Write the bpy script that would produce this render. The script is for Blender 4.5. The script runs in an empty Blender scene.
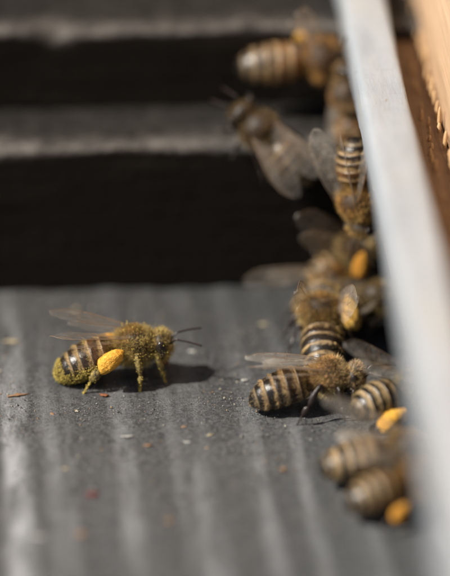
# Honey bees crowding a hive entrance. Coordinates are written in millimetres of the real place and
# multiplied by U (macro scene, 1 Blender unit = 100 mm).
import bpy, math, random
import numpy as np
from mathutils import Vector, Matrix, noise

U = 0.01
R = math.radians
SC = bpy.context.scene
COL = SC.collection

# ------------------------------------------------------------------ camera
PITCH, DIST = R(28.0), 350.0
FPX = DIST / 0.115                                   # focal length in pixels of a 450 px wide picture
AX = PITCH - math.atan(120.0 / FPX)
cam_d = bpy.data.cameras.new('camera')
cam = bpy.data.objects.new('camera', cam_d); COL.objects.link(cam)
cam.location = (0, -DIST * math.cos(PITCH) * U, DIST * math.sin(PITCH) * U)
cam.rotation_euler = (R(90) - AX, 0, 0)
cam_d.sensor_fit = 'HORIZONTAL'; cam_d.sensor_width = 36.0
cam_d.lens = 36.0 * FPX / 450.0
cam_d.clip_start = 0.05; cam_d.clip_end = 2000
cam_d.dof.use_dof = True
cam_d.dof.focus_distance = (DIST * math.cos(PITCH - AX) + 0.0) * U
APERTURE_MM = 22.0
cam_d.dof.aperture_fstop = (cam_d.lens / 1000.0) / (APERTURE_MM * U)
cam_d.dof.aperture_blades = 0
SC.camera = cam

# ------------------------------------------------------------------ sky and sun
SUN_EL, SUN_BACK = R(47), R(-14)                     # from the left and a little from the viewer's side
world = bpy.data.worlds.new('World'); SC.world = world; world.use_nodes = True
wn = world.node_tree; bg = wn.nodes['Background']
sky = wn.nodes.new('ShaderNodeTexSky'); sky.sky_type = 'NISHITA'; sky.sun_disc = False
sky.sun_elevation = SUN_EL; sky.sun_rotation = R(-90) + SUN_BACK
sky.air_density = 1.0; sky.dust_density = 1.0
wn.links.new(sky.outputs[0], bg.inputs[0]); bg.inputs[1].default_value = 0.06
sun_d = bpy.data.lights.new('sun', 'SUN'); sun_d.energy = 5.0; sun_d.angle = R(0.6); sun_d.color = (1.0, 0.945, 0.86)
sun = bpy.data.objects.new('sun', sun_d); COL.objects.link(sun)
sd = Vector((math.cos(SUN_EL) * math.cos(SUN_BACK), -math.cos(SUN_EL) * math.sin(SUN_BACK), -math.sin(SUN_EL)))
sun.rotation_euler = sd.to_track_quat('-Z', 'Y').to_euler()
sun.location = (-3, 0, 4)

SC.view_settings.view_transform = 'Standard'; SC.view_settings.look = 'None'
SC.view_settings.gamma = 1.0; SC.view_settings.exposure = 0.65
SC.render.engine = 'CYCLES'
SC.cycles.use_denoising = True
SC.cycles.max_bounces = 8; SC.cycles.transparent_max_bounces = 24

# ------------------------------------------------------------------ material helpers
class N:
    def __init__(s, name):
        s.m = bpy.data.materials.new(name); s.m.use_nodes = True
        s.t = s.m.node_tree; s.b = s.t.nodes['Principled BSDF']; s.out = s.t.nodes['Material Output']
    def n(s, typ, **kw):
        x = s.t.nodes.new('ShaderNode' + typ)
        for k, v in kw.items(): setattr(x, k, v)
        return x
    def l(s, a, b): s.t.links.new(a, b)
    def v(s, sock, val):
        if hasattr(val, 'is_linked') or hasattr(val, 'links'): s.l(val, sock)
        else: sock.default_value = val
    def coord(s, scale=(1, 1, 1), rz=0.0, loc=(0, 0, 0)):
        """object coordinates in millimetres, scaled"""
        tc = s.n('TexCoord'); mp = s.n('Mapping')
        s.l(tc.outputs['Object'], mp.inputs[0])
        mp.inputs['Scale'].default_value = [a / U for a in scale]
        mp.inputs['Rotation'].default_value = (0, 0, rz); mp.inputs['Location'].default_value = loc
        return mp.outputs[0]
    def noise(s, vec, scale, detail=4, rough=0.55, dist=0.0):
        x = s.n('TexNoise'); s.l(vec, x.inputs['Vector'])
        x.inputs['Scale'].default_value = scale; x.inputs['Detail'].default_value = detail
        x.inputs['Roughness'].default_value = rough; x.inputs['Distortion'].default_value = dist
        return x.outputs['Fac']
    def ramp(s, fac, stops):
        x = s.n('ValToRGB'); s.l(fac, x.inputs[0]); e = x.color_ramp.elements
        while len(e) < len(stops): e.new(0.5)
        for i, (p, c) in enumerate(stops):
            e[i].position = p; e[i].color = (c, c, c, 1) if isinstance(c, (int, float)) else (*c, 1)
        return x.outputs[0]
    def math(s, op, a, b=0.0, c=0.0, clamp=False):
        x = s.n('Math', operation=op); x.use_clamp = clamp
        for i, q in enumerate((a, b, c)): s.v(x.inputs[i], q)
        return x.outputs[0]
    def mix(s, fac, a, b, mode='MIX'):
        x = s.n('Mix', data_type='RGBA', blend_type=mode)
        s.v(x.inputs[0], fac)
        for i, q in ((6, a), (7, b)):
            if isinstance(q, tuple): q = (*q, 1) if len(q) == 3 else q
            s.v(x.inputs[i], q)
        return x.outputs[2]
    def bump(s, h, dist_mm, strength=1.0, normal=None):
        x = s.n('Bump'); s.l(h, x.inputs['Height']); x.inputs['Distance'].default_value = dist_mm * U
        x.inputs['Strength'].default_value = strength
        if normal is not None: s.l(normal, x.inputs['Normal'])
        return x.outputs[0]

def plain(name, col, rough, spec=0.5, var=0.25, nscale=1.2, bump=0.05, **extra):
    k = N(name); c = k.coord()
    f = k.noise(c, nscale, 5)
    k.l(k.mix(f, tuple(x * (1 - var) for x in col), tuple(min(1, x * (1 + var)) for x in col)), k.b.inputs['Base Color'])
    k.b.inputs['Roughness'].default_value = rough; k.b.inputs['Specular IOR Level'].default_value = spec
    if bump: k.l(k.bump(k.noise(c, nscale * 4, 4), bump), k.b.inputs['Normal'])
    for a, v in extra.items(): k.b.inputs[a].default_value = v
    return k.m

# landing board: granular, weathered grey-black coating with pale rubbed streaks along the board
STREAKS = [(-24.4, 2.0, 1.3), (-20.4, 1.5, .4), (-18.4, .9, .3), (-12.2, 1.5, .55), (-6.6, .9, .25), (-4.0, 1.8, .4),
           (2.5, 1.5, .42), (7.3, 1.1, .35), (13.5, 1.0, .3), (-29.5, 1.2, .5), (-36, 1.6, .4), (20, 1.0, .4), (27, 1.3, .4), (-45, 1.8, .5)]
def mat_board():
    k = N('board_coating'); c = k.coord()
    fine = k.noise(c, 3.6, 8, 0.78); mid = k.noise(c, 0.55, 5, 0.6)
    big = k.noise(k.coord((1, .22, 1)), 0.09, 4)
    grain = k.noise(k.coord((1.3, .06, 1), rz=R(4)), 1.0, 5, 0.6)
    base = k.mix(k.ramp(fine, [(.3, 0), (.72, 1)]), (.032, .034, .036), (.18, .183, .188))
    base = k.mix(k.math('MULTIPLY', k.ramp(mid, [(.38, 0), (.75, 1)]), .55), base, (.17, .167, .16))
    base = k.mix(k.math('MULTIPLY', k.ramp(grain, [(.42, 0), (.7, 1)]), .45), base, (.16, .163, .168))
    base = k.mix(k.math('MULTIPLY', k.ramp(big, [(.35, 0), (.7, 1)]), .30), base, (.18, .176, .168))
    v2 = k.n('TexVoronoi'); k.l(c, v2.inputs['Vector']); v2.inputs['Scale'].default_value = 3.6
    wv = k.n('SeparateXYZ'); k.l(v2.outputs['Color'], wv.inputs[0])
    base = k.mix(1.0, base, k.mix(wv.outputs[0], (.55, .55, .55), (1.5, 1.5, 1.5)), 'MULTIPLY')
    pit = k.ramp(k.noise(c, 2.3, 5, .7), [(.36, 1), (.44, 0)])
    base = k.mix(k.math('MULTIPLY', pit, .7), base, (.018, .018, .019))
    lum = k.ramp(k.noise(k.coord((1, .8, 1)), 4.2, 4, .7), [(.58, 0), (.68, 1)])
    base = k.mix(k.math('MULTIPLY', lum, .5), base, (.34, .34, .33))
    # streaks, each a soft stripe along the slightly skewed grain
    tc = k.n('TexCoord'); sp = k.n('SeparateXYZ'); k.l(tc.outputs['Object'], sp.inputs[0])
    wob = k.noise(k.coord((.3, .05, 1)), 1.0, 4)
    x = k.math('ADD', k.math('MULTIPLY', sp.outputs[0], 1 / U), k.math('MULTIPLY', k.math('SUBTRACT', wob, .5), 2.2))
    x = k.math('ADD', x, k.math('MULTIPLY', sp.outputs[1], 0.045 / U))
    tot = None
    for (cx, w, a) in STREAKS:
        d = k.math('DIVIDE', k.math('SUBTRACT', x, cx), w)
        g = k.math('MULTIPLY', k.math('SUBTRACT', 1.0, k.math('MULTIPLY', d, d), clamp=True), a)
        tot = g if tot is None else k.math('MAXIMUM', tot, g)
    brk = k.ramp(k.noise(k.coord((.5, .13, 1)), .7, 5, .65), [(.38, .05), (.6, 1)])
    tot = k.math('MULTIPLY', tot, brk)
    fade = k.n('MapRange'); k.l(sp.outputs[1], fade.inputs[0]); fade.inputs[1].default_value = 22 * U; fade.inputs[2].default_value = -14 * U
    fade.inputs[3].default_value = .22; fade.inputs[4].default_value = 1.0     # streaks fade towards the back; the painted shade below follows this ramp
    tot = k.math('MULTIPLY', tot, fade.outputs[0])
    back_shade = k.math('MULTIPLY_ADD', fade.outputs[0], .45, .6)  # painted shade: base colour darkened towards the step at the back
    wc = k.n('CombineColor'); [k.l(back_shade, wc.inputs[i]) for i in range(3)]
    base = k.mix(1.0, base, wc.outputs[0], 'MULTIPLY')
    fineb = k.ramp(fine, [(.3, .55), (.65, 1)])
    tot = k.math('MULTIPLY', tot, fineb)
    base = k.mix(tot, base, (.62, .63, .645))
    # rare pale grains
    vo = k.n('TexVoronoi'); k.l(c, vo.inputs['Vector']); vo.inputs['Scale'].default_value = 1.9
    spk = k.math('MULTIPLY', k.ramp(vo.outputs['Distance'], [(.06, 1), (.2, 0)]), k.ramp(k.noise(c, .7, 2), [(.55, 0), (.66, .8)]))
    base = k.mix(spk, base, (.42, .40, .33))
    k.l(base, k.b.inputs['Base Color'])
    k.l(k.math('SUBTRACT', k.ramp(mid, [(.3, .55), (.7, .38)]), k.math('MULTIPLY', tot, .12)), k.b.inputs['Roughness'])
    k.b.inputs['Specular IOR Level'].default_value = .45
    n1 = k.bump(grain, .22); n2 = k.bump(mid, .6, normal=n1); n3 = k.bump(fine, .55, normal=n2); n3 = k.bump(k.noise(c, 7.0, 6, .75), .30, normal=n3); n3 = k.bump(v2.outputs['Distance'], .07, normal=n3)
    k.l(n3, k.b.inputs['Normal'])
    return k.m

def mat_wood(name, dark, light, gdir=(1, .05, .05), rough=.6, spec=.35, knots=.3, bump=.18, scale=1.0):
    k = N(name)
    c = k.coord(tuple(g if g < 1 else 1.0 for g in gdir))
    g1 = k.noise(k.coord(gdir), 1.6 * scale, 6, .62, .4)
    g2 = k.noise(k.coord(tuple(q * .35 for q in gdir)), 1.0 * scale, 4, .6)
    iso = k.noise(k.coord(), .35, 5, .6)
    b = k.mix(k.ramp(g1, [(.3, 0), (.72, 1)]), dark, light)
    b = k.mix(k.math('MULTIPLY', k.ramp(g2, [(.4, 0), (.7, 1)]), .5), b, tuple(.55 * q for q in dark))
    b = k.mix(k.math('MULTIPLY', k.ramp(iso, [(.45, 0), (.75, 1)]), knots), b, light)
    k.l(b, k.b.inputs['Base Color'])
    k.b.inputs['Roughness'].default_value = rough; k.b.inputs['Specular IOR Level'].default_value = spec
    k.l(k.bump(k.noise(k.coord(), 2.5, 5), bump * .5, normal=k.bump(g1, bump)), k.b.inputs['Normal'])
    return k.m

def mat_step():
    k = N('stained_step_wood_painted_light')
    g1 = k.noise(k.coord((.04, 1, 1)), 1.6, 6, .62, .4); iso = k.noise(k.coord(), .45, 6, .65); fine = k.noise(k.coord((.4, 1, 1)), 2.4, 5, .65)
    stain_shade = k.mix(k.ramp(g1, [(.3, 0), (.72, 1)]), (.003, .0025, .002), (.015, .0115, .0085))
    worn_lit = k.mix(k.ramp(fine, [(.32, 0), (.7, 1)]), (.007, .0065, .006), (.026, .0235, .021))
    worn_lit = k.mix(k.math('MULTIPLY', k.ramp(iso, [(.42, 0), (.68, 1)]), .7), worn_lit, (.042, .038, .034))
    # weathered wood, with light on tops and edges and shade on fronts painted in
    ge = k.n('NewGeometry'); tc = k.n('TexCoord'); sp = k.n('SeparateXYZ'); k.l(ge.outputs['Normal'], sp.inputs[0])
    ed = k.n('Attribute', attribute_name='rub_light')
    rub_light = k.math('MULTIPLY', ed.outputs['Fac'], k.ramp(fine, [(.3, .25), (.65, 1)]))
    worn_lit = k.mix(k.math('MULTIPLY', rub_light, k.ramp(iso, [(.3, .2), (.6, 1)])), worn_lit, (.165, .15, .135))
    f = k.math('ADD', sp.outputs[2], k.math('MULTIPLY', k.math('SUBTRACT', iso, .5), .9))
    k.l(k.mix(k.ramp(f, [(.25, 0), (.75, 1)]), stain_shade, worn_lit), k.b.inputs['Base Color'])
    k.b.inputs['Roughness'].default_value = .75; k.b.inputs['Specular IOR Level'].default_value = .06
    k.l(k.bump(fine, .25, normal=k.bump(iso, .5, normal=k.bump(g1, .2))), k.b.inputs['Normal'])
    return k.m

def mat_paint():
    k = N('pale_grey_paint'); c = k.coord((1, .3, 1))
    f = k.noise(c, .35, 5, .6); g = k.noise(k.coord((1, .12, 1)), 2.0, 5, .65)
    b = k.mix(k.ramp(f, [(.3, 0), (.7, 1)]), (.25, .272, .297), (.32, .336, .355))
    b = k.mix(k.math('MULTIPLY', k.ramp(g, [(.5, 0), (.75, 1)]), .35), b, (.25, .27, .29))
    st = k.noise(k.coord((1, .5, 1)), .12, 3)
    b = k.mix(k.math('MULTIPLY', k.ramp(st, [(.56, 0), (.72, 1)]), .45), b, (.34, .33, .27))
    cr = k.ramp(k.noise(k.coord((.35, 1.6, 1)), .9, 5, .7), [(.58, 0), (.66, 1)])
    b = k.mix(k.math('MULTIPLY', cr, .4), b, (.20, .205, .21))
    chip = k.ramp(k.noise(k.coord((1, .7, 1)), .55, 6, .68), [(.64, 0), (.67, 1)])
    b = k.mix(k.math('MULTIPLY', chip, .7), b, (.20, .16, .11))
    k.l(b, k.b.inputs['Base Color']); k.b.inputs['Roughness'].default_value = .5
    k.l(k.bump(g, .08, normal=k.bump(f, .2)), k.b.inputs['Normal'])
    return k.m

def mat_bee(tint):
    """body cuticle: colour and gloss come from the mesh attributes written by the builder"""
    k = N('bee_cuticle')
    a = k.n('Attribute', attribute_name='tone'); r = k.n('Attribute', attribute_name='matte')
    f = k.noise(k.coord(), 5.0, 4)
    col = k.mix(1.0, a.outputs['Color'], k.mix(f, (.72, .72, .72), (1.25, 1.25, 1.25)), 'MULTIPLY')
    k.l(col, k.b.inputs['Base Color'])
    k.l(k.math('MULTIPLY_ADD', r.outputs['Fac'], .5, .2), k.b.inputs['Roughness'])
    k.b.inputs['Specular IOR Level'].default_value = .5
    k.l(k.bump(k.noise(k.coord(), 9.0, 3), .035), k.b.inputs['Normal'])
    return k.m

def mat_hair():
    k = N('bee_hair'); a = k.n('Attribute', attribute_name='tone')
    k.l(a.outputs['Color'], k.b.inputs['Base Color']); k.b.inputs['Roughness'].default_value = .5
    k.b.inputs['Specular IOR Level'].default_value = .35
    tr = k.n('BsdfTranslucent'); k.l(a.outputs['Color'], tr.inputs[0])
    mx = k.n('MixShader'); mx.inputs[0].default_value = .4
    k.l(k.b.outputs[0], mx.inputs[1]); k.l(tr.outputs[0], mx.inputs[2]); k.l(mx.outputs[0], k.out.inputs[0])
    return k.m

def mat_wing(lo=.10, hi=.22):
    k = N('wing_membrane'); c = k.coord()
    f = k.noise(c, .9, 4); g = k.noise(c, 3.0, 3)
    k.l(k.mix(f, (.50, .44, .37), (.70, .65, .58)), k.b.inputs['Base Color'])
    k.b.inputs['Roughness'].default_value = .28; k.b.inputs['Specular IOR Level'].default_value = .9
    k.l(k.bump(g, .10, normal=k.bump(f, .22)), k.b.inputs['Normal'])
    tr = k.n('BsdfTransparent'); tr.inputs[0].default_value = (.95, .92, .87, 1)
    mx = k.n('MixShader'); k.l(k.ramp(f, [(.3, lo), (.7, hi)]), mx.inputs[0])
    k.l(tr.outputs[0], mx.inputs[1]); k.l(k.b.outputs[0], mx.inputs[2]); k.l(mx.outputs[0], k.out.inputs[0])
    return k.m

def mat_eye():
    k = N('compound_eye'); vo = k.n('TexVoronoi'); k.l(k.coord(), vo.inputs['Vector']); vo.inputs['Scale'].default_value = 14
    k.b.inputs['Base Color'].default_value = (.018, .012, .009, 1); k.b.inputs['Roughness'].default_value = .22
    k.b.inputs['Specular IOR Level'].default_value = .6
    k.l(k.bump(vo.outputs['Distance'], .02, .6), k.b.inputs['Normal'])
    return k.m

def mat_pollen(name, a, b):
    k = N(name); c = k.coord(); f = k.noise(c, 2.2, 5, .65)
    k.l(k.mix(k.ramp(f, [(.3, 0), (.7, 1)]), a, b), k.b.inputs['Base Color'])
    k.b.inputs['Roughness'].default_value = .85; k.b.inputs['Specular IOR Level'].default_value = .15
    k.b.inputs['Subsurface Weight'].default_value = .25; k.b.inputs['Subsurface Scale'].default_value = .3 * U
    k.b.inputs['Subsurface Radius'].default_value = (1, .5, .15)
    k.l(k.bump(k.noise(c, 8, 4), .12, normal=k.bump(f, .16)), k.b.inputs['Normal'])
    return k.m

def mat_dusty():
    k = N('pollen_dusted_leg'); c = k.coord()
    f = k.noise(c, 3.5, 6, .7)
    k.l(k.mix(k.ramp(f, [(.40, 0), (.58, 1)]), (.035, .022, .012), (.34, .25, .065)), k.b.inputs['Base Color'])
    k.l(k.ramp(f, [(.40, .4), (.58, .85)]), k.b.inputs['Roughness'])
    k.l(k.bump(f, .12, normal=k.bump(k.noise(c, 12, 3), .06)), k.b.inputs['Normal'])
    return k.m

M = dict(
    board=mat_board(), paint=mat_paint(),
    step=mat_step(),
    beige=mat_wood('pale_pine', (.60, .38, .22), (.74, .52, .34), (1, .05, 1), rough=.5, knots=.2, bump=.06),
    brown=mat_wood('raw_brown_wood', (.15, .085, .045), (.32, .19, .10), (1, .06, 1), rough=.6, knots=.3),
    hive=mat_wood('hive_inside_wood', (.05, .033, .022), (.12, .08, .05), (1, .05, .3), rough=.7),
    straw=plain('straw_yellow_wood', (.46, .29, .14), .6),
    ground=plain('earth_and_moss', (.07, .075, .035), .9, nscale=.02, var=.5, bump=.0),
    bee=mat_bee(0), hair=mat_hair(), wing=mat_wing(), eye=mat_eye(), thin=mat_wing(.035, .08), dim=mat_wing(.05, .12),
    vein=plain('wing_vein', (.18, .11, .06), .45, bump=0),
    leg=plain('dark_leg', (.022, .013, .009), .32, .6, bump=.02, nscale=4),
    leg_red=plain('reddish_leg', (.13, .045, .018), .35, .6, bump=.02, nscale=4),
    leg_dusty=mat_dusty(),
    orange=mat_pollen('orange_pollen', (.60, .27, .03), (.78, .45, .08)),
    yellow=mat_pollen('yellow_pollen', (.56, .31, .06), (.72, .46, .13)),
    deep=mat_pollen('deep_orange_pollen', (.48, .20, .025), (.66, .33, .06)),
    dust=plain('pollen_grain', (.42, .32, .075), .8, .2, var=.35, nscale=3, bump=0),
)

# ------------------------------------------------------------------ mesh helpers
def link(name, verts, faces, mat, parent=None, smooth=True, attrs=None):
    me = bpy.data.meshes.new(name)
    me.from_pydata([tuple(v) for v in (np.asarray(verts, float) * U)], [], [tuple(int(i) for i in f) for f in faces])
    me.materials.append(mat)
    if smooth: me.shade_smooth()
    for k, a in (attrs or {}).items():
        if a.ndim == 2:
            at = me.attributes.new(k, 'FLOAT_COLOR', 'POINT')
            at.data.foreach_set('color', np.c_[a, np.ones(len(a))].ravel().astype(np.float32))
        else:
            at = me.attributes.new(k, 'FLOAT', 'POINT'); at.data.foreach_set('value', a.astype(np.float32))
    o = bpy.data.objects.new(name, me); COL.objects.link(o)
    if parent is not None: o.parent = parent
    return o
def tag(o, label=None, cat=None, group=None, kind=None):
    for k, v in (('label', label), ('category', cat), ('group', group), ('kind', kind)):
        if v: o[k] = v
    return o
def empty(name, loc=(0, 0, 0)):
    o = bpy.data.objects.new(name, None); COL.objects.link(o); o.location = Vector(loc) * U
    o.empty_display_size = 2 * U
    return o
def grid_faces(nu, nv, close_v=False):
    i, j = np.meshgrid(np.arange(nu - 1), np.arange(nv if close_v else nv - 1), indexing='ij')
    i = i.ravel(); j = j.ravel(); j2 = (j + 1) % nv
    return np.c_[i * nv + j, i * nv + j2, (i + 1) * nv + j2, (i + 1) * nv + j]
def tube(pts, rad, seg=8, flat=None, caps=True):
    """tapered tube through pts; flat = (axis vector, factor) squashes the section along one direction"""
    pts = np.asarray(pts, float); n = len(pts); rad = np.asarray(rad, float)
    tang = np.gradient(pts, axis=0); tang /= np.linalg.norm(tang, axis=1)[:, None] + 1e-9
    ref = np.array([0, 0, 1.]) if flat is None else np.asarray(flat[0], float)
    if abs(tang[0] @ ref / np.linalg.norm(ref)) > .95: ref = np.array([0.3, 1, .2])
    V = []
    a = np.arange(seg) / seg * 2 * math.pi
    for i in range(n):
        b = ref - tang[i] * (ref @ tang[i]); b /= np.linalg.norm(b) + 1e-9
        c = np.cross(tang[i], b); k = flat[1] if flat else 1
        V.append(pts[i] + rad[i] * (np.cos(a)[:, None] * b * k + np.sin(a)[:, None] * c))
    V = np.concatenate(V); F = [tuple(f) for f in grid_faces(n, seg, True)]
    if caps: F += [tuple(range(seg))[::-1], tuple(range((n - 1) * seg, n * seg))]
    return V, F
def merge(parts):
    V, F, k = [], [], 0
    for v, f in parts:
        V.append(np.asarray(v, float)); F += [tuple(i + k for i in q) for q in f]; k += len(v)
    return np.concatenate(V), F
def ellipsoid(c, r, rot=None, nu=14, nv=20):
    th = np.linspace(0.001, math.pi - .001, nu); ph = np.arange(nv) / nv * 2 * math.pi
    T, P = np.meshgrid(th, ph, indexing='ij')
    v = np.stack([np.sin(T) * np.cos(P), np.sin(T) * np.sin(P), np.cos(T)], -1).reshape(-1, 3) * np.asarray(r)
    if rot is not None: v = v @ np.array(rot.to_3x3()).T
    return v + np.asarray(c), [tuple(f) for f in grid_faces(nu, nv, True)]
def catmull(P, n):
    P = np.asarray(P, float); P = np.vstack([2 * P[0] - P[1], P, 2 * P[-1] - P[-2]]); out = []
    m = len(P) - 3
    for t in np.linspace(0, m - 1e-6, n):
        i = int(t); u = t - i; a, b, c, d = P[i:i + 4]
        out.append(.5 * (2 * b + (c - a) * u + (2 * a - 5 * b + 4 * c - d) * u * u + (3 * b - 3 * c + d - a) * u ** 3))
    return np.array(out)
def box(x0, x1, y0, y1, z0, z1, bev=.3):
    """bevelled box"""
    import bmesh
    bm = bmesh.new(); bmesh.ops.create_cube(bm, size=1)
    for v in bm.verts:
        v.co = ((x0 + x1) / 2 + v.co.x * (x1 - x0), (y0 + y1) / 2 + v.co.y * (y1 - y0), (z0 + z1) / 2 + v.co.z * (z1 - z0))
    if bev: bmesh.ops.bevel(bm, geom=list(bm.edges), offset=bev, segments=3, affect='EDGES', profile=.5)
    bm.verts.index_update()
    V = [tuple(v.co) for v in bm.verts]; F = [tuple(v.index for v in f.verts) for f in bm.faces]; bm.free()
    return V, F
def nz(x, y=0., z=0.): return noise.noise(Vector((x, y, z)))

# ------------------------------------------------------------------ the hive (its own frame, turned a little from the camera)
HYAW = R(2.4)
def hive(o): o.rotation_euler = (0, 0, HYAW); return o

# ground far below and all around
g = link('ground', [(-3e5, -3e5, -260), (3e5, -3e5, -260), (3e5, 3e5, -260), (-3e5, 3e5, -260)], [(0, 1, 2, 3)], M['ground'])
tag(g, 'dark mossy ground far below the hive', 'ground', kind='structure')

# landing board: fine grid on top so its surface really undulates, with sides below
def landing_board():
    xs = np.linspace(-190, 60, 300); ys = np.linspace(-230, 33, 300)
    X, Y = np.meshgrid(xs, ys, indexing='ij')
    rng = np.random.default_rng(3)
    Z = np.zeros_like(X)
    for _ in range(26):
        kx = rng.uniform(.15, 1.5); ky = rng.uniform(.01, .1); Z += np.sin(kx * (X + .045 * Y) + ky * Y + rng.uniform(0, 6)) * .035 / (.5 + kx)
    V = np.stack([X, Y, Z], -1).reshape(-1, 3); F = [tuple(f) for f in grid_faces(300, 300)]
    F = [f[::-1] for f in F]
    nb = len(V); n = 300
    ring = [i * n for i in range(n)] + [(n - 1) * n + j for j in range(1, n)] + [i * n + n - 1 for i in range(n - 2, -1, -1)] + [j for j in range(n - 2, 0, -1)]
    low = V[ring].copy(); low[:, 2] = -18
    V = np.vstack([V, low]); L = len(ring)
    F += [(ring[i], ring[(i + 1) % L], nb + (i + 1) % L, nb + i) for i in range(L)]
    F.append(tuple(nb + i for i in range(L))[::-1])
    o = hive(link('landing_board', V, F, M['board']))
    return tag(o, 'dark grey weathered landing board with pale streaks under the walking bees', 'landing board')
landing_board()

def step(name, y0, y1, z0, z1, seed, label, notch=None):
    """a weathered stepped board: front face, rounded uneven front edge, top"""
    nx = 420; xs = np.linspace(-190, 58, nx)
    prof = []
    V = []
    for x in xs:
        rw = 1.3 + .9 * nz(x * .05, seed, 1) + .35 * nz(x * .3, seed, 2) + .15 * nz(x * 1.1, seed, 5)
        dz = .35 * nz(x * .09, seed, 3) + .12 * nz(x * .8, seed, 9)
        dy = .25 * nz(x * .11, seed, 4)
        if notch:
            for (nx0, w, dep, slope) in notch:
                q = max(0, 1 - abs((x - nx0) / w)); rw += dep * q
        rw = max(.4, rw)
        row = [(x, y1, z0), (x, y1, z1 + dz * .3)]
        for k, back in enumerate((40, 26, 17, 11, 7, 4, 2.2, 1.0)): row.append((x, y0 + rw + back, z1 + dz + .08 * nz(x * .6, k * 3.1, seed)))
        for k in range(9):
            a = k / 8 * math.pi / 2
            row.append((x, y0 + dy + rw * (1 - math.sin(a)), z1 + dz - rw * .8 * (1 - math.cos(a))))
        for k in range(1, 8): row.append((x, y0 + dy * (1 - k / 8) + .12 * nz(x * .02, k * 2.3, seed), z1 + (z0 - z1 + rw * .8) * k / 7 - rw * .8))
        V += row; m = len(row)
    F = [tuple(f) for f in grid_faces(nx, m, True)]
    F += [tuple(range(m)), tuple(range((nx - 1) * m, nx * m))[::-1]]
    q = np.zeros(m); q[7:18] = (.05, .2, .6, .9, 1, 1, 1, .9, .7, .4, .1)  # sunlight painted along the rounded front edge, over some rubbed wood
    return tag(hive(link(name, V, F, M['step'], attrs={'rub_light': np.tile(q, nx)})), label, 'step board')
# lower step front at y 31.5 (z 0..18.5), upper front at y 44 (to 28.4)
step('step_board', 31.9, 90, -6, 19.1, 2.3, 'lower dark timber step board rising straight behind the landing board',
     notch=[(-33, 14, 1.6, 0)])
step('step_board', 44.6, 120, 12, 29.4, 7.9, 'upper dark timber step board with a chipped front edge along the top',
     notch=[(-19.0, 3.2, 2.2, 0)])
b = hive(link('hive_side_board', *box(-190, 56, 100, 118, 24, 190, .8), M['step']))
tag(b, 'dark upright timber board standing behind the upper step', 'board')

# pale painted batten over the entrance: grid with slightly uneven paint edges
def batten():
    x0, x1, z0, z1 = 16.0, 21.4, 28.0, 33.0
    ny = 260; ys = np.linspace(-150, 100, ny); V = []
    prof = [(x0, z0 + .5), (x0 + .15, z0 + .15), (x0 + .5, z0), (x1 - .5, z0), (x1, z0 + .4), (x1, z1 - .6), (x1 - .15, z1 - .2), (x1 - .5, z1)]
    prof += [(x1 - .5 - (x1 - x0 - 1.4) * k / 6, z1) for k in range(1, 6)]
    prof += [(x0 + .9, z1), (x0 + .5, z1 - .12), (x0 + .2, z1 - .4), (x0, z1 - .9), (x0, (z0 + z1) / 2)]
    for y in ys:
        for i, (x, z) in enumerate(prof):
            V.append((x + .10 * nz(y * .13, i * .7, 4) + .05 * nz(y * .9, i, 1), y, z + .10 * nz(y * .1, x * .5, 8) + .04 * nz(y * .7, x, 3)))
    m = len(prof); F = [tuple(f)[::-1] for f in grid_faces(ny, m, True)]
    F += [tuple(range(m))[::-1], tuple(range((ny - 1) * m, ny * m))]
    o = link('painted_batten', V, F, M['paint'])
    o.rotation_euler = (0, 0, R(1.9))
    return tag(o, 'pale grey painted batten running over the hive entrance', 'batten')
batten()
BYAW = R(1.9)
# raw brown edge, channel floor and pine wall right of the batten
hw = empty('hive_wall'); hw.rotation_euler = (0, 0, BYAW)
tag(hw, 'pale pine hive wall with a brown rabbet beside the painted batten', 'hive wall')
link('pine_panel', *box(26.0, 43, -150, 100, 23.5, 170, .5), M['beige'], hw)
link('rabbet_floor', *box(21.6, 25.9, -150, 100, 20, 27.5, .2), M['brown'], hw)
rngr = np.random.default_rng(8)
ridge_mesh = None
for row, (xx, zz, dy0) in enumerate(((25.4, 28.7, 0.0), (23.9, 27.6, 1.1))):
    for i in range(74):
        y = -60 + i * 2.05 + dy0
        rr = ellipsoid((0, 0, 0), (.24, .30, 1.7), nu=8, nv=10) if ridge_mesh is None else None
        if rr:
            o = link('sawn_ridge', rr[0], rr[1], M['straw'], hw); ridge_mesh = o.data
        else:
            o = bpy.data.objects.new('sawn_ridge', ridge_mesh); COL.objects.link(o); o.parent = hw
        o.location = Vector((xx + rngr.normal(0, .15), y + rngr.normal(0, .3), zz + rngr.normal(-.2, .35))) * U
        o.rotation_euler = (rngr.normal(-.25, .05), rngr.normal(.04, .03), 0)
        s_ = rngr.uniform(.85, 1.1); o.scale = (s_, s_, rngr.uniform(.35, .9) * (1 if row == 0 else .7))
# inside of the entrance: dark back wall and roof that keep the light out
en = empty('entrance_cavity'); en.rotation_euler = (0, 0, BYAW)
tag(en, 'dark wooden cavity behind the hive entrance under the batten', 'hive entrance')
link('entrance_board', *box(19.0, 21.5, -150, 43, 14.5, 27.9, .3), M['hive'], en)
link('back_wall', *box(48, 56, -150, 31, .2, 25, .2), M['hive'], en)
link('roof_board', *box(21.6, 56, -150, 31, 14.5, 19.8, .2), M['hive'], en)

# ------------------------------------------------------------------ bees
def rotm(axis, ang): return np.array(Matrix.Rotation(ang, 3, axis))

TAN = np.array((.36, .25, .13)); DK = np.array((.011, .009, .007)); AMB = np.array((.19, .085, .028))

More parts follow.
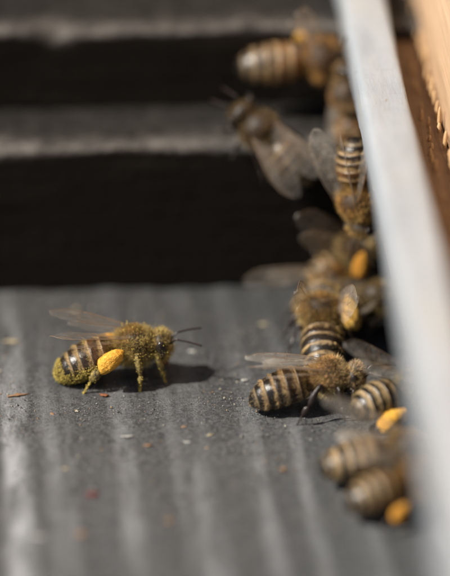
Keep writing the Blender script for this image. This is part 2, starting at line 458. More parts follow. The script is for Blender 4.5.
def bee(name_label, thorax, fwd, up, seed=0, h=3.0, size=1.0, body_pitch=0.0, ab=(0.0, 0.0), head=(0.0, 0.0),
        legs=None, wings=None, amber=.5, pale=1.0, hairs=9000, hair_len=1.0, hair_col=(.34, .22, .09), pollen=None, dusty=False, antennae=None,
        legmat='leg', stretch=1.0, skip_legs=(), membrane='wing'):
    """one worker bee. Local frame: +x head, +y its left, +z its back; origin under the thorax on the surface it stands on."""
    rng = np.random.default_rng(100 + seed); size *= 1.1
    f = Vector(fwd).normalized(); u = Vector(up); u = (u - f * u.dot(f)).normalized(); lft = u.cross(f)
    root = empty('honey_bee')
    mw = Matrix((f, lft, u)).transposed().to_4x4()
    root.matrix_world = Matrix.Translation((Vector(thorax) - u * h * size) * U) @ mw @ Matrix.Scale(size, 4)
    tag(root, name_label, 'bee', 'honey bees at the hive entrance')
    RB = rotm('Y', -body_pitch)                                    # + pitch lifts the head
    RA = rotm('Z', ab[1]) @ rotm('Y', -ab[0])                      # + ab lifts... the tail goes down with negative values
    RH = rotm('Z', head[1]) @ rotm('Y', -head[0])
    PET, NEC = np.array((-1.95, 0, -.15)), np.array((2.0, 0, .1))
    def xf(P, part='t'):
        P = np.asarray(P, float).copy()
        if part == 'a': P = (P - PET) @ RA.T + PET
        if part == 'h': P = (P - NEC) @ RH.T + NEC
        return P @ RB.T + np.array((0, 0, h))
    # ---- body: one continuous loft from abdomen tip to face
    NV = 48; ph = np.arange(NV) / NV * 2 * math.pi; cy, sy = np.cos(ph), np.sin(ph)
    rings, tone, matte, nreg = [], [], [], []
    SEG = np.array((0, .20, .38, .55, .71, .86, 1.0001))
    AL = 7.1 * stretch
    env = catmull([(0, .42, .42), (.06, 1.25, 1.2), (.18, 1.95, 1.85), (.36, 2.18, 2.0), (.55, 2.12, 1.92), (.73, 1.84, 1.68), (.88, 1.30, 1.22), (.965, .68, .66), (1.0, .06, .06)], 400)
    seedv = seed * 7.13
    for s in np.linspace(1, 0, 96):
        k = np.searchsorted(env[:, 0], min(s, .9999)); ry, rz = env[min(k, 399), 1:]
        i = int(np.searchsorted(SEG, s, side='right') - 1); i = min(i, 5); fr = (s - SEG[i]) / (SEG[i + 1] - SEG[i])
        st = .955 + .06 * fr ** 1.5
        if fr > .93: st -= (fr - .93) / .07 * .03
        cz = -.12 + .15 * math.sin(s * 3.0) - .55 * s * s
        wob = 1 + .012 * np.sin(3 * ph + s * 9 + seed)
        P = np.stack([np.full(NV, PET[0] - s * AL), ry * st * cy * wob, cz + rz * st * np.where(sy < 0, sy * .88, sy) * wob], -1)
        rings.append(xf(P, 'a'))
        bandw = (.42 if i else .55) * pale
        nzv = np.array([nz(math.cos(p) * 2.5 + seedv, math.sin(p) * 2.5, s * 30) for p in ph])
        nz2 = np.array([nz(math.cos(p) * 7 + seedv, math.sin(p) * 7, s * 60 + 9) for p in ph])
        bandw = bandw * (1 + .25 * math.sin(i * 2.3 + seed * 1.9)); m = np.clip((bandw + .26 * nzv + .30 * nz2 - fr) / .16, 0, 1) * (1 if 0 < i < 5 else (.5 if i == 0 else .35))
        am = amber * (1.0, .75, .3, .1, .05, .0)[i] * np.clip(.8 + nzv, 0, 1)
        dk = DK * (1 - am)[:, None] + AMB * am[:, None]
        c = dk * (1 - m)[:, None] + (TAN * (.75 + .5 * rng.random()))[None] * m[:, None]
        ven = np.clip((-sy - .45) / .3, 0, 1)[:, None]
        c = c * (1 - ven) + np.array((.085, .05, .022)) * ven
        tone.append(c); matte.append(np.maximum(m * .9, ven[:, 0] * .6))
        nreg.append(np.full(NV, 0) + (m > .5) * 1)
    thx = [(-1.85, -.15, .55, .5), (-1.7, -.1, 1.0, .95), (-1.3, 0, 1.6, 1.5), (-.6, .08, 1.98, 1.9), (.2, .1, 2.05, 1.98), (.95, .02, 1.85, 1.75), (1.5, -.05, 1.35, 1.25), (1.85, 0, .8, .8), (2.0, .05, .62, .6)]
    for x, cz, ry, rz in catmull(thx, 34):
        P = np.stack([np.full(NV, x), ry * cy, cz + rz * sy], -1); rings.append(xf(P))
        tone.append(np.tile(np.array((.03, .019, .011)), (NV, 1))); matte.append(np.full(NV, .7)); nreg.append(np.full(NV, 2))
    hd = [(2.1, .02, .75, .7), (2.25, -.15, 1.35, 1.2), (2.5, -.35, 1.72, 1.55), (2.85, -.5, 1.82, 1.75), (3.15, -.62, 1.62, 1.72), (3.42, -.78, 1.2, 1.45), (3.6, -.95, .75, 1.0), (3.68, -1.05, .3, .45), (3.7, -1.1, .05, .07)]
    for x, cz, ry, rz in catmull(hd, 34):
        narrow = np.where(sy < 0, 1 + .42 * sy, 1)
        P = np.stack([x + .10 * sy * (x - 2.1), ry * cy * narrow, cz + rz * sy], -1); rings.append(xf(P, 'h'))
        tone.append(np.tile(np.array((.022, .014, .009)), (NV, 1))); matte.append(np.full(NV, .6)); nreg.append(np.full(NV, 3))
    V = np.concatenate(rings); nr = len(rings)
    F = [tuple(q) for q in grid_faces(nr, NV, True)]
    F += [tuple(range(NV))[::-1], tuple(range((nr - 1) * NV, nr * NV))]
    tone = np.concatenate(tone); matte = np.concatenate(matte); reg = np.concatenate(nreg)
    body = link('body', V, F, M['bee'], root, attrs={'tone': tone, 'matte': matte})
    # ---- normals for hair roots
    G = V.reshape(nr, NV, 3); du = np.gradient(G, axis=0); dv = np.roll(G, -1, 1) - np.roll(G, 1, 1)
    nrm = np.cross(du, dv); nrm /= np.linalg.norm(nrm, axis=2)[:, :, None] + 1e-9
    cen = G.mean(1, keepdims=True); sgn = np.sign(((G - cen) * nrm).sum(2, keepdims=True)); nrm = (nrm * np.where(sgn == 0, 1, sgn)).reshape(-1, 3)
    area = (np.linalg.norm(du, axis=2) * np.linalg.norm(dv, axis=2)).ravel()
    upness = (nrm @ RB)[:, 2]
    ringid = np.repeat(np.arange(nr), NV)
    sab = np.clip(1 - ringid / 95.0, 0, 1)                      # abdomen parameter (0 base)
    # ---- fur
    dens = np.select([reg == 0, reg == 1, reg == 2, reg == 3], [.10, .95, 1.35, .75])
    dens = dens + ((ringid < 96) & (sab < .12)) * 1.0
    w = area * dens; w /= w.sum()
    idx = rng.choice(len(V), hairs, p=w)
    root_p = V[idx] + du.reshape(-1, 3)[idx] * rng.uniform(-.5, .5, (hairs, 1)) + dv.reshape(-1, 3)[idx] * rng.uniform(-.25, .25, (hairs, 1))
    hn = nrm[idx]; rg = reg[idx]
    L = np.select([rg == 0, rg == 1, rg == 2, rg == 3], [.26, .38, .78, .5]) * hair_len * rng.uniform(.55, 1.25, hairs)
    L = np.where((ringid[idx] < 96) & (sab[idx] < .12), .8 * rng.uniform(.6, 1.2, hairs), L)
    back = np.array((-1, 0, 0)) @ RB.T
    lay = np.select([rg <= 1, rg == 2, rg == 3], [1.1, .28, -.15])[:, None]
    rl = (root_p - np.array((0, 0, h))) @ RB
    cl = np.stack([np.sin(rl @ np.array(q) + seed * 2.1 + k) for k, q in enumerate(((2.1, 1.3, .7), (-.9, 2.3, 1.1), (.6, -1.2, 2.4)))], -1)
    cl2 = np.stack([np.sin(rl @ np.array(q) + seed + k * 2) for k, q in enumerate(((5.1, 3.3, -2.7), (-3.9, 4.3, 4.1), (2.6, -5.2, 3.4)))], -1)
    patch = np.sin(rl @ np.array((1.7, .6, 2.2)) + seed) * np.sin(rl @ np.array((-.8, 2.4, 1.3)) + 2 + seed)
    L = L * np.where(rg >= 2, np.clip(1 + .35 * patch, .5, 1.5), 1)
    bald = (rg == 2) & (upness[idx] > .62) & (np.abs(rl[:, 0] - .1) < 1.2)
    L = np.where(bald, L * .55, L)
    d0 = hn + back * lay + cl * .28 + cl2 * .20 + rng.normal(0, .38, (hairs, 3)); d0 /= np.linalg.norm(d0, axis=1)[:, None]
    d1 = d0 + rng.normal(0, .28, (hairs, 3)) + back * lay * .5; d1 /= np.linalg.norm(d1, axis=1)[:, None]
    sd_ = np.cross(d0, rng.normal(0, 1, (hairs, 3))); sd_ /= np.linalg.norm(sd_, axis=1)[:, None]
    wd = .0135 * rng.uniform(.7, 1.4, (hairs, 1))
    p0 = root_p - hn * .03; p1 = p0 + d0 * (L * .5)[:, None]; p2 = p1 + d1 * (L * .5)[:, None]
    HV = np.stack([p0 - sd_ * wd, p0 + sd_ * wd, p1 + sd_ * wd * .8, p1 - sd_ * wd * .8, p2], 1).reshape(-1, 3)
    b0 = np.arange(hairs) * 5
    HF = [(a, a + 1, a + 2, a + 3) for a in b0] + [(a + 3, a + 2, a + 4) for a in b0]
    hc = (np.array(hair_col) * np.array((1.16, 1.14, 1.04)))[None] * rng.uniform(.55, 1.5, (hairs, 1)) * (1 + rng.normal(0, .08, (hairs, 3)))
    hc = np.where((rg == 0)[:, None], hc * .6, hc)
    hc = np.where((rg == 1)[:, None], hc * np.array((1.0, 1.03, 1.15)), hc)
    hc = hc * np.where(rng.random(hairs) < .22, .3, 1)[:, None] * np.clip(1 + .35 * patch, .5, 1.4)[:, None]
    low = np.clip((-upness[idx] + .2) * .8, 0, 1)[:, None] * (rg == 2)[:, None]
    hc = hc * (1 - low) + np.clip(hc * np.array((1.1, 1.2, 1.45)), 0, .8) * low
    dorsal_thorax = (rg == 2) & (upness[idx] > .75)
    hc = np.where(dorsal_thorax[:, None], hc * np.array((.85, .74, .62)), hc)
    link('fur', HV, HF, M['hair'], body, smooth=False, attrs={'tone': np.repeat(np.clip(hc, 0, 1), 5, 0)})
    # ---- eyes, antennae, mouthparts
    for sgn_ in (1, -1):
        ev, ef = ellipsoid((0, 0, 0), (.62, .42, 1.22), nu=18, nv=24)
        ev = ev @ rotm('X', -.20 * sgn_).T @ rotm('Z', -.25 * sgn_).T + np.array((2.86, 1.52 * sgn_, -.35))
        link('eye', xf(ev, 'h'), ef, M['eye'], root)
        an = (antennae or [(1.0, .45), (1.0, .45)])[0 if sgn_ > 0 else 1]
        base = np.array((3.5, .32 * sgn_, -.35)); d = np.array((.75, .35 * sgn_, .75)); d /= np.linalg.norm(d)
        e1 = base + d * 1.45
        d2 = np.array((math.cos(an[1]), .35 * sgn_ * an[0], math.sin(an[1]) - .45)); d2 /= np.linalg.norm(d2)
        pts = [base, base + d * .7, e1] + [e1 + d2 * t + np.array((0, 0, -.045 * t * t)) for t in (.35, .7, 1.05, 1.4, 1.75, 2.1, 2.45, 2.8)]
        fine = catmull(pts, 34); rr = np.where(np.arange(34) < 8, .10, .105 + .014 * np.sin(np.arange(34) * 2.6)); rr[-1] = .05
        tv, tf = tube(fine, rr, 8)
        link('antenna', xf(tv, 'h'), tf, M['leg'], root)
        # mandible
        mv, mf = tube(catmull([(3.25, .45 * sgn_, -2.0), (3.35, .42 * sgn_, -2.4), (3.42, .15 * sgn_, -2.75)], 7), [.26, .27, .26, .22, .18, .13, .06], 8)
        link('mandible', xf(mv, 'h'), mf, M['leg_red'], root)
    pv, pf = tube(catmull([(3.1, 0, -2.1), (3.1, 0, -2.6), (2.8, 0, -3.1)], 8), [.2, .2, .18, .16, .14, .11, .08, .04], 8)
    link('proboscis', xf(pv, 'h'), pf, M['leg_red'], root)
    # ---- legs (attach, knee, ankle, foot) on the left side; y mirrored for the right
    D = {'f': [(1.25, .75, -1.45), (2.2, 1.9, -1.0), (2.75, 2.5, -2.6), (3.3, 2.8, None)],
         'm': [(.15, .85, -1.6), (.45, 2.5, -.9), (.1, 3.2, -2.5), (-.1, 3.8, None)],
         'h': [(-1.0, .85, -1.5), (-1.7, 2.4, -.6), (-3.7, 3.0, -1.7), (-5.0, 3.6, None)]}
    R0 = {'f': (.30, .26, .13), 'm': (.33, .28, .15), 'h': (.32, .40, .26)}
    for sgn_ in (1, -1):
        for key in 'fmh':
            nm = ('l' if sgn_ > 0 else 'r') + key
            if nm in skip_legs: continue
            q = [np.array((a, b_, 0 if c_ is None else c_)) for a, b_, c_ in D[key]]
            q = [p * np.array((1, sgn_, 1)) for p in q]
            q[0] = q[0] @ RB.T
            for p in q: p[2] += h
            q[3][2] = .08
            q[0][0] += 0
            if legs and nm in legs:
                for j, val in legs[nm].items(): q[j] = np.array(val, float) * np.array((1, sgn_, 1))
            fr_, tr_, ta_ = (np.array(R0[key]) * (np.array((1.25, 1.3, 1.6)) if dusty else 1.1)).tolist()
            out = np.array((0, sgn_, .3)); parts = []
            def limb(a, b_, r, bend=0, flat=None, n=9):
                t = np.linspace(0, 1, n); P = a[None] + (b_ - a)[None] * t[:, None] + np.array((0, 0, 1))[None] * (bend * np.sin(t * math.pi))[:, None]
                rr = np.interp(t, np.linspace(0, 1, len(r)), r)
                return tube(P, rr, 10, flat)
            a0 = q[0] + np.array((0, -sgn_ * .25, .25)); tro = q[0] + (q[1] - q[0]) * .22 + np.array((0, 0, -.18))
            parts.append(limb(a0, tro, [.42, .40, .22]))
            parts.append(limb(tro, q[1], [.16, fr_, fr_ * 1.05, fr_ * .85, .13], .12))
            if key == 'h': parts.append(limb(q[1], q[2], [.13, .22, .40, .50, .47, .2] if (pollen or {}).get('l' if sgn_ > 0 else 'r') else [.12, .19, .28, .36, .34, .16], .1, (out, .5)))
            else: parts.append(limb(q[1], q[2], [.13, tr_ * .9, tr_, tr_ * .95, .11], .06))
            mid = q[2] + (q[3] - q[2]) * .58 + np.array((0, 0, .12))
            parts.append(limb(q[2], mid, [.12, ta_ * 1.25, ta_ * 1.3, ta_ * 1.05, .08], 0, (out, .5) if key == 'h' else None))
            tv = q[3] - mid; nseg = 4
            for j in range(nseg):
                a_ = mid + tv * (j / nseg); b_ = mid + tv * ((j + 1) / nseg)
                parts.append(limb(a_, b_, [.05, .085, .10, .06], .02, n=5))
            dirn = tv / (np.linalg.norm(tv) + 1e-9); side = np.cross(dirn, (0, 0, 1)); side /= np.linalg.norm(side) + 1e-9
            for e in (-1, 1):
                parts.append(limb(q[3], q[3] + dirn * .22 + side * .12 * e + np.array((0, 0, -.02)), [.06, .05, .02], .04, n=5))
            # bristles along the leg
            LV, LF = merge(parts)
            brs = []
            nb = 70 if hairs > 5000 else 26
            for _ in range(nb):
                k = rng.integers(0, 3); t = rng.random()
                p = q[k] + (q[k + 1] - q[k]) * t; dd = rng.normal(0, 1, 3); dd /= np.linalg.norm(dd)
                l_ = rng.uniform(.3, .55); s2 = np.cross(dd, (.3, .5, .8)); s2 /= np.linalg.norm(s2) + 1e-9
                brs.append(([p - s2 * .025, p + s2 * .025, p + dd * l_], [(0, 1, 2)]))
            LV, LF = merge([(LV, LF)] + brs)
            mt = M['leg_dusty'] if dusty else M[legmat]
            lo = link('leg', LV, LF, mt, root)
            pol = (pollen or {}).get('l' if sgn_ > 0 else 'r')
            if key == 'h' and pol:
                matn, big = pol
                c0 = q[1] * .5 + q[2] * .5; ax = q[2] - q[1]; ln = np.linalg.norm(ax); ax = ax / ln
                ov = np.array((0, sgn_, .35)); ov -= ax * (ov @ ax); ov /= np.linalg.norm(ov); th = np.cross(ax, ov)
                ev, ef = ellipsoid((0, 0, 0), (1, 1, 1), nu=40, nv=52)
                lump = np.array([1 + .13 * nz(*(v * 1.4 + seed)) + .055 * nz(*(v * 3.8 + seed)) + .03 * nz(*(v * 9)) for v in ev])
                ev = ev * lump[:, None]
                rad = (1.5 * big, .78 * big, .86 * big)
                taper = 1 + .22 * ev[:, 0:1]
                pvv = c0 + ov * .42 * big + ev[:, 0:1] * rad[0] * ax + ev[:, 1:2] * rad[1] * taper * ov + ev[:, 2:3] * rad[2] * taper * th
                ng_ = 900; gi = rng.integers(0, len(pvv), ng_)
                gv, gf = grain_mesh(rng, pvv[gi] + rng.normal(0, .02, (ng_, 3)), .02, .055)
                pvv, ef = merge([(pvv, ef), (gv, gf)])
                link('pollen_load', pvv, ef, M[matn], lo)
            if dusty:
                ns = 420
                ii = rng.integers(0, len(LV) - nb * 3, ns)
                grains(rng, LV[ii] + rng.normal(0, .05, (ns, 3)), lo)
    # ---- wings
    W = wings or {}
    for sgn_ in (1, -1):
        for kind in ('fore', 'hind'):
            az, el, roll = W.get(('l' if sgn_ > 0 else 'r') + kind[0], W.get(kind[0], (R(17), R(3), R(12)) if kind == 'fore' else (R(24), R(-2), R(10))))
            wing(root, kind, sgn_, az, el, roll, xf(np.array([(.35 if kind == 'fore' else -.45, 1.25 * sgn_, 1.35 if kind == 'fore' else 1.1)]))[0], RB, rng, seed, membrane)
    # ---- pollen dust over belly, tail and fur of a dusted bee
    if dusty:
        wa = area * np.select([ringid < 96, reg == 2, reg == 3], [np.clip((.25 - upness) * 2.2, 0, 1.5) * np.clip(sab * 2.2, 0, 1) + (sab > .84) * 1.6, .12 + .2 * (upness < 0), .12])
        wa /= wa.sum(); ns = 5000; ii = rng.choice(len(V), ns, p=wa)
        pp = V[ii] + nrm[ii] * (rng.uniform(0, .24, ns) + (reg[ii] >= 2) * rng.uniform(0, .5, ns))[:, None] + rng.normal(0, .05, (ns, 3))
        grains(rng, pp, body, .025, .085)
    return root

def grain_mesh(rng, pts, r0, r1):
    o_ = np.array([(1, 0, 0), (-1, 0, 0), (0, 1, 0), (0, -1, 0), (0, 0, 1), (0, 0, -1)], float)
    of = [(0, 2, 4), (2, 1, 4), (1, 3, 4), (3, 0, 4), (2, 0, 5), (1, 2, 5), (3, 1, 5), (0, 3, 5)]
    n = len(pts); r = rng.uniform(r0, r1, (n, 1, 1))
    return (pts[:, None] + o_[None] * r * rng.uniform(.8, 1.2, (n, 6, 1))).reshape(-1, 3), [tuple(i + k * 6 for i in f) for k in range(n) for f in of]
def grains(rng, pts, parent, r0=.03, r1=.07):
    o = link('pollen_dust', *grain_mesh(rng, pts, r0, r1), M['dust'], parent, smooth=True); o['kind'] = 'stuff'
    return o

def wing(root, kind, sgn, az, el, roll, org, RB, rng, seed, membrane):
    Lw, Ww = (9.2, 3.1) if kind == 'fore' else (6.4, 2.0)
    u = np.array((-math.cos(az) * math.cos(el), sgn * math.sin(az) * math.cos(el), math.sin(el)))
    v = np.array((0.0, sgn, 0.0)); v -= u * (u @ v)
    if np.linalg.norm(v) < .2: v = np.array((1.0, 0, 0)); v -= u * (u @ v)
    v /= np.linalg.norm(v)
    q = np.array(Matrix.Rotation(-roll * sgn, 3, Vector(u))); v = q @ v; n = np.cross(u, v) * sgn
    u, v, n = RB @ u, RB @ v, RB @ n
    if n[2] < 0: n = -n
    ph = seed * 1.7 + (3 if kind == 'fore' else 0) + sgn
    def lead(t): return .16 * Ww * np.sin(np.pi * np.clip(t, 0, 1) ** .75) - .42 * Ww * np.clip((t - .72) / .28, 0, 1) ** 2.6
    def chord(t): return Ww * (.10 * (1 - t) + .98 * np.clip(np.sin(np.pi * np.clip(t, 0, 1) ** 1.5), 0, 1) ** .52)
    def pt(t, c):
        t = np.asarray(t, float); c = np.asarray(c, float)
        sv = lead(t) - chord(t) * c
        hgt = .22 * np.sin(t * 2.6) + .10 * np.sin(c * 7 + t * 3 + ph) * t + .07 * np.sin(t * 15 + c * 5 + ph) * c - .25 * c * c
        return org + np.outer(t * Lw, u) + np.outer(sv, v) + np.outer(hgt, n)
    nt, nc = 40, 14
    tt = 1 - (1 - np.linspace(0, 1, nt)) ** 1.5
    T, C = np.meshgrid(tt, np.linspace(0, 1, nc), indexing='ij')
    o = link('wing', pt(T.ravel(), C.ravel()), grid_faces(nt, nc), M[membrane], root)
    parts = []
    if kind == 'fore':
        cur = [([0, .35, .7, .9, .985], [.02, .015, .015, .03, .25], .055), ([0, .25, .5, .62], [.16, .15, .12, .03], .05), ([.0, .3, .55, .74, .9], [.3, .36, .34, .3, .22], .038),
               ([.28, .45, .66, .8], [.36, .58, .6, .62], .032), ([0, .25, .5, .68], [.5, .72, .86, .95], .04), ([.5, .52, .5], [.12, .33, .57], .03), ([.62, .66, .64], [.03, .3, .6], .03),
               ([.76, .8, .86, .9], [.03, .12, .2, .22], .03), ([.42, .45, .47], [.58, .72, .84], .03)]
    else:
        cur = [([0, .4, .75, .95], [.03, .02, .03, .1], .045), ([0, .3, .55, .8], [.2, .35, .45, .5], .032), ([0, .25, .45], [.4, .66, .95], .032), ([.42, .45], [.03, .4], .025)]
    for ts, cs, r in cur:
        k = catmull(np.c_[ts, cs], 12); parts.append(tube(pt(k[:, 0], k[:, 1]), np.linspace(r, r * .6, 12) * .7, 5))
    VV, VF = merge(parts); link('wing_veins', VV, VF, M['vein'], o)

hY = lambda x, y: (x * math.cos(HYAW) - y * math.sin(HYAW), x * math.sin(HYAW) + y * math.cos(HYAW))
Z = (0, 0, 1)
# 1 pollen-dusted bee on the open board
bee('pollen-dusted bee with a big orange pollen load walking alone on the open board', (-10.5, 7.4, 4.4), (.985, .10, 0), Z, 1, h=4.0,
    body_pitch=R(9), ab=(R(9), R(3)), head=(R(-8), R(-8)), hairs=24000, amber=.45, pale=.9, hair_col=(.47, .355, .15), dusty=True, membrane='thin',
    pollen={'r': ('orange', 1.08), 'l': ('orange', 1.0)}, antennae=[(.9, .62), (.5, .42)],
    wings={'lf': (R(10), R(22), R(-6)), 'rf': (R(12), R(15), R(8)), 'lh': (R(14), R(17), R(-6)), 'rh': (R(18), R(10), R(8))},
    legs={'rh': {1: (-1.5, 2.1, 4.6), 2: (-4.0, 2.7, 2.5), 3: (-5.6, 2.8, .08)}, 'rm': {1: (.0, 2.5, 4.1), 2: (.35, 3.0, 1.8), 3: (.25, 3.1, .08)},
          'rf': {1: (2.1, 1.9, 3.8), 2: (2.7, 1.9, 1.7), 3: (3.1, 1.6, .08)}})
# 2 dark bee in focus by the entrance
bee('dark banded bee with wings folded along its back and a long black hind leg', (11.9, -.05, 4.05), (.99, .10, 0), Z, 2, h=3.8,
    body_pitch=R(7), ab=(R(7), R(2)), head=(R(-4), R(-14)), hairs=26000, amber=.2, pale=.9, hair_col=(.54, .385, .20), size=.97,
    wings={'rf': (R(10), R(15), R(14)), 'lf': (R(4), R(13), R(-10)), 'rh': (R(14), R(10), R(12)), 'lh': (R(8), R(10), R(0))}, legmat='leg',
    legs={'rh': {1: (-1.3, 2.9, 4.4), 2: (-2.6, 3.5, 2.2), 3: (-3.9, 3.6, .08)}, 'rm': {1: (.7, 2.7, 3.8), 2: (1.0, 3.1, 1.7), 3: (1.3, 3.2, .08)}, 'rf': {1: (2.4, 2.0, 3.2), 2: (2.3, 2.3, 1.4), 3: (2.2, 2.5, .08)}})
# 3 bee climbing away over the crowd with a yellow load
bee('bee seen from behind, with a yellow pollen load, above the dark banded bee', (11.6, 14.6, 5.0), (.06, .95, .26), (0.05, -.27, .95), 3, h=3.6,
    hairs=16000, amber=.15, pale=.7, hair_col=(.48, .33, .14), pollen={'r': ('yellow', 1.15)}, stretch=.9, size=1.1, ab=(R(4), R(4)),
    wings={'f': (R(18), R(52), R(88)), 'h': (R(18), R(46), R(88))},
    legs={'rh': {1: (-.1, 2.0, 4.9), 2: (-1.7, 2.5, 3.9), 3: (-3.2, 3.8, .8)}})
# 4 fanning bee behind it
bee('golden fuzzy bee with both wings spread to the left, deepest in the crowd', (13.2, 24.0, 4.4), (.50, .86, .08), (0, -.1, 1), 4, h=3.5,
    hairs=14000, amber=.5, hair_col=(.60, .40, .16), stretch=.8, membrane='thin', pollen={'r': ('yellow', .8)},
    wings={'lf': (R(58), R(-3), R(6)), 'lh': (R(68), R(-4), R(4)), 'rf': (R(6), R(44), R(60)), 'rh': (R(10), R(38), R(60))})
# 5 bee slipping under the batten
bee('bee slipping under the batten, plump orange pollen load and a glassy wing showing', (21.6, -2.6, 3.75), (.92, .38, 0), Z, 5, h=3.4,
    hairs=11000, amber=.1, pale=1.25, hair_col=(.46, .38, .18), pollen={'r': ('orange', 1.2), 'l': ('orange', 1.0)}, stretch=.8, ab=(R(3), R(8)),
    wings={'f': (R(10), R(34), R(20)), 'h': (R(18), R(22), R(20))}, legs={'rh': {1: (-2.6, 2.2, 2.3), 2: (-5.0, 2.6, 1.5), 3: (-6.2, 2.8, .08)}})
# 6 and 7, near and blurred
bee('blurred bee with pale bands, upper of the two nearest the viewer', (19.9, -17.0, 3.63), (.985, .17, 0), Z, 6, h=3.3, hairs=9000, amber=.5, pale=1.2, hair_col=(.44, .29, .11),
    wings={'rf': (R(14), R(20), R(10)), 'lf': (R(20), R(26), R(15))}, ab=(R(6), 0))
bee('blurred bee with an orange loaded hind leg, lowest and nearest the viewer', (20.9, -23.6, 3.63), (.95, .30, 0), Z, 7, h=3.3, hairs=9000, amber=.6, pale=1.0, stretch=.85,
    pollen={'r': ('deep', .75)}, hair_col=(.46, .27, .09), ab=(R(7), R(4)), legs={'rh': {1: (-2.2, 2.5, 2.6), 2: (-4.2, 3.4, 1.5), 3: (-5.2, 4.0, .08)}},
    wings={'f': (R(10), R(32), R(20)), 'h': (R(14), R(24), R(20))})
# 8 head-down bee under the batten edge
bee('bee hanging head down at the batten edge, one long wing standing up', (15.7, 19.0, 17.4), (.12, -.10, -1), (-.75, -.65, .0), 8, h=3.0, hairs=12000, amber=.9, pale=1.0, stretch=.75,
    hair_col=(.58, .37, .14), pollen={'r': ('yellow', .8), 'l': ('yellow', .9)}, wings={'lf': (R(4), R(8), R(30)), 'rf': (R(14), R(16), R(40)), 'rh': (R(18), R(12), R(40))})
# 9 pale-winged bee between
bee('half-hidden bee with whitish wings and a deep orange pollen load, beneath the head-down bee', (16.0, 27.0, 7.2), (.80, .3, .50), (-.35, -.45, .8), 9, h=3.0, hairs=8000, amber=.4, stretch=.7, hair_col=(.55, .42, .22),
    pollen={'r': ('deep', 1.0)}, wings={'rf': (R(4), R(66), R(75)), 'lf': (R(4), R(74), R(75)), 'rh': (R(6), R(60), R(75)), 'lh': (R(6), R(60), R(75))},
    legs={'rh': {1: (-.4, 2.4, 4.6), 2: (-1.6, 3.4, 4.2), 3: (-2.8, 4.4, 2.0)}})
# 13 dark bee deep under the batten
bee('dark bee half under the batten, between the yellow pollen load and the batten', (18.2, 20.0, 4.1), (.80, .58, .1), (0, -.1, 1), 13, h=3.4, hairs=9000, amber=.1, pale=.6, stretch=.75,
    hair_col=(.34, .26, .12), wings={'f': (R(10), R(20), R(20))},
    legs={'rf': {1: (2.2, 1.9, 4.4), 2: (3.4, 2.9, 3.6), 3: (4.6, 3.6, 2.6)}})
# 10 bee on the upper step just behind the batten
bee('bee clinging head up beside the batten with wings pointing down, topmost on the right', (15.0, 34.0, 25.0), (-.10, .12, 1), (-.95, -.30, 0), 10, h=2.6, hairs=8000, amber=.9, pale=1.0,
    hair_col=(.40, .26, .13), wings={'f': (R(8), R(6), R(35)), 'h': (R(14), R(4), R(30))})
# 11 bee on the edge of the lower step, its shade painted as darker hair
bee('bee on the lower step edge, shade painted into its dark fur, head to the upper left and wings spread back', (4.0, 29.0, 22.6), (-.62, .2, .56), (-.1, -.70, .70), 11, h=3.0, hairs=8000, amber=.3, pale=.7, size=.95, antennae=[(.3, -.6), (.3, -.6)],
    hair_col=(.19, .125, .055), membrane='dim', wings={'rf': (R(3), R(12), R(5)), 'lf': (R(22), R(8), R(5)), 'rh': (R(10), R(6), R(4)), 'lh': (R(30), R(6), R(4))})
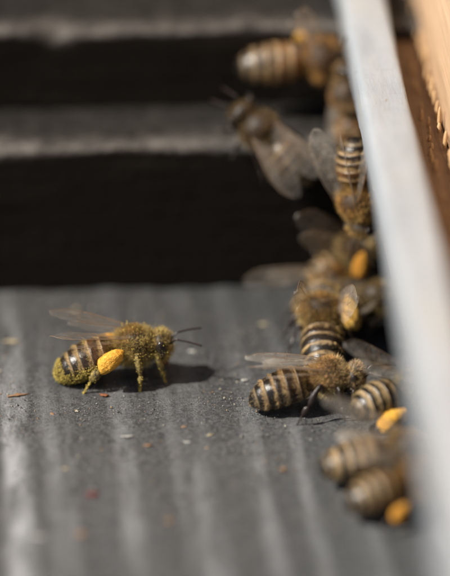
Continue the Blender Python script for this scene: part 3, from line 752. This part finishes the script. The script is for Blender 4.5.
# 12 amber bee across the upper step front
bee('amber bee with tan stripes clinging across the upper step front, tail to the left', (12.2, 41.4, 26.5), (.985, .06, .03), (-.05, -.72, .70), 12, h=3.0, hairs=8000, amber=1.0, pale=.85, size=1.1,
    hair_col=(.46, .26, .09), pollen={'l': ('orange', .65)}, wings={'f': (R(20), R(68), R(10)), 'h': (R(20), R(60), R(10))},
    legs={'lh': {1: (-1.6, 2.6, 2.0), 2: (-2.6, 3.6, 1.2), 3: (-4.6, 4.2, .3)}})
FLECKS = [
    (-25.8, 16.8, 2.89, 1.43, 0.01, 'straw', 'long straw-coloured chip at the left edge, level with the dusted bee'),
    (-24.0, 3.0, 3.02, 0.99, 0.27, 'tan', 'thin curved tan sliver at the left edge, below the straw-coloured chip'),
    (-14.0, 3.0, 1.51, 0.99, -0.21, 'rust', "rust-brown flake just under the dusted bee's pollen leg"),
    (-14.5, -20.2, 1.86, 1.30, 0.27, 'red', 'dark red flake on the board far below the dusted bee'),
    (-15.2, -28.8, 1.92, 1.46, -0.11, 'tan', 'blurred tan flake below the dark red flake'),
    (-3.9, 14.2, 1.19, 1.22, -0.05, 'cream', "white wax crumb in front of the dusted bee's mouth"),
    (4.7, 21.4, 1.33, 1.44, 0.20, 'straw', 'pale crumb between the dusted bee and the crowd'),
    (-18.2, 25.5, 0.98, 1.25, -0.05, 'straw', 'pale yellow crumb on the board behind the dusted bee'),
    (-10.9, -7.0, 2.26, 0.77, 0.03, 'cream', 'long pale shaving below the dusted bee'),
    (-19.8, -1.7, 1.15, 0.98, -0.28, 'tan', "small tan flake on the pale streak below the dusted bee's tail"),
    (-8.6, -9.1, 1.35, 0.77, 0.15, 'tan', 'small tan chip beside the long pale shaving'),
    (-4.7, -4.8, 1.14, 0.77, 0.02, 'tan', 'tan chip in the middle of the board'),
    (6.4, -14.6, 1.33, 0.94, -0.10, 'tan', 'tan chip below the dark banded bee'),
    (-1.7, -6.7, 1.02, 0.77, 0.17, 'straw', 'pale chip near the middle of the board, left of the dark banded bee'),
    (-4.2, -8.4, 1.35, 0.77, -0.12, 'cream', 'pale wax shaving left of the pale chip at mid board'),
    (6.7, 2.0, 0.69, 0.79, -0.03, 'straw', "tiny pale crumb at the dark banded bee's hind foot"),
    (-19.6, -29.4, 2.14, 1.27, -0.22, 'cream', 'blurred whitish smear of wax on the brightest streak'),
    (2.3, 6.7, 1.40, 0.80, -0.06, 'cream', "whitish crumb left of the dark banded bee's tail"),
    (-6.1, -26.0, 1.51, 1.10, -0.18, 'tan', 'faint brown flake at lower middle of the board'),
    (-17.6, -14.6, 1.11, 0.76, -0.14, 'straw', 'pale crumb between the two left streaks'),
]
# ------------------------------------------------------------------ flecks of debris on the board
rf = np.random.default_rng(5)
def fleck(x, y, lx, ly, rot, col, label, hgt=.13):
    n = 11; a = np.arange(n) / n * 2 * math.pi; lx *= .75; ly *= .6; r = rf.uniform(.45, 1.2, n)
    top = np.stack([np.cos(a) * lx / 2 * r, np.sin(a) * ly / 2 * r, hgt * rf.uniform(.7, 1.2, n)], -1)
    mid = top * np.array((1.06, 1.06, .4)); bot = top * np.array((.98, .98, 0)) + np.array((0, 0, -.02))
    inn = top * np.array((.5, .5, 1.15))
    V = np.concatenate([bot, mid, top, inn, [[0, 0, hgt * 1.2]]]); F = [tuple(q) for q in grid_faces(4, n, True)]
    F += [(3 * n + i, 3 * n + (i + 1) % n, 4 * n) for i in range(n)] + [tuple(range(n))[::-1]]
    o = link('debris_fleck', V, F, FM[col])
    o.location = Vector((x, y, .06)) * U; o.rotation_euler = (0, 0, rot)
    return tag(o, label, 'debris', 'flecks of debris on the landing board')
FM = dict(rust=plain('rusty_bark', (.20, .065, .022), .6, nscale=3), red=plain('dark_red_bark', (.13, .016, .010), .5, nscale=3), straw=plain('straw_chip', (.30, .25, .15), .7, nscale=3),
          cream=plain('pale_wax', (.34, .33, .30), .5, nscale=3), tan=plain('tan_chip', (.22, .125, .06), .7, nscale=3), pollen=M['yellow'])
for a in FLECKS: fleck(*a)
# loose grit on the coating, uncountable
ng = 26000
gx = np.r_[rf.uniform(-60, 40, 8000), rf.uniform(-32, 22, 18000)]; gy = np.r_[rf.uniform(-60, 31, 8000), rf.uniform(-26, 30, 18000)]
keep = np.array([nz(x * .12, y * .12, 3) + rf.normal(0, .35) > .05 for x, y in zip(gx, gy)]); gx, gy = gx[keep], gy[keep]; ng = len(gx)
th = rf.uniform(0, math.pi, ng); r = rf.gamma(1.6, .026, ng) + .028
cs = np.stack([np.stack([np.cos(th) * q, np.sin(th) * q], -1) for q in r[None]], 0)[0]
P = np.stack([gx, gy, np.full(ng, .05)], -1)
o8 = np.array([(1, 0, 0), (0, 1, 0), (-1, 0, 0), (0, -1, 0), (0, 0, .9), (0, 0, -.5)], float)
V = []; F = []
jit = rf.uniform(.6, 1.3, (ng, 6, 1)); c_, s_ = np.cos(th), np.sin(th)
Rz = np.stack([np.stack([c_, -s_, 0 * c_], -1), np.stack([s_, c_, 0 * c_], -1), np.stack([0 * c_, 0 * c_, 1 + 0 * c_], -1)], 1)
V = (P[:, None] + np.einsum('nij,nkj->nki', Rz, o8[None] * jit) * r[:, None, None]).reshape(-1, 3)
of = [(0, 1, 4), (1, 2, 4), (2, 3, 4), (3, 0, 4), (1, 0, 5), (2, 1, 5), (3, 2, 5), (0, 3, 5)]
F = [tuple(i + k * 6 for i in f) for k in range(ng) for f in of]
tones = np.array([(.09, .09, .09), (.16, .155, .145), (.30, .27, .2), (.035, .034, .033), (.28, .17, .07)])[rf.choice(5, ng, p=[.26, .27, .18, .19, .10])]
km = N('grit'); at = km.n('Attribute', attribute_name='tone'); km.l(at.outputs['Color'], km.b.inputs['Base Color']); km.b.inputs['Roughness'].default_value = .6
grit = link('grit', V, F, km.m, smooth=False, attrs={'tone': np.repeat(tones, 6, 0)})
tag(grit, 'loose sandy grit scattered over the landing board', 'grit', kind='stuff')
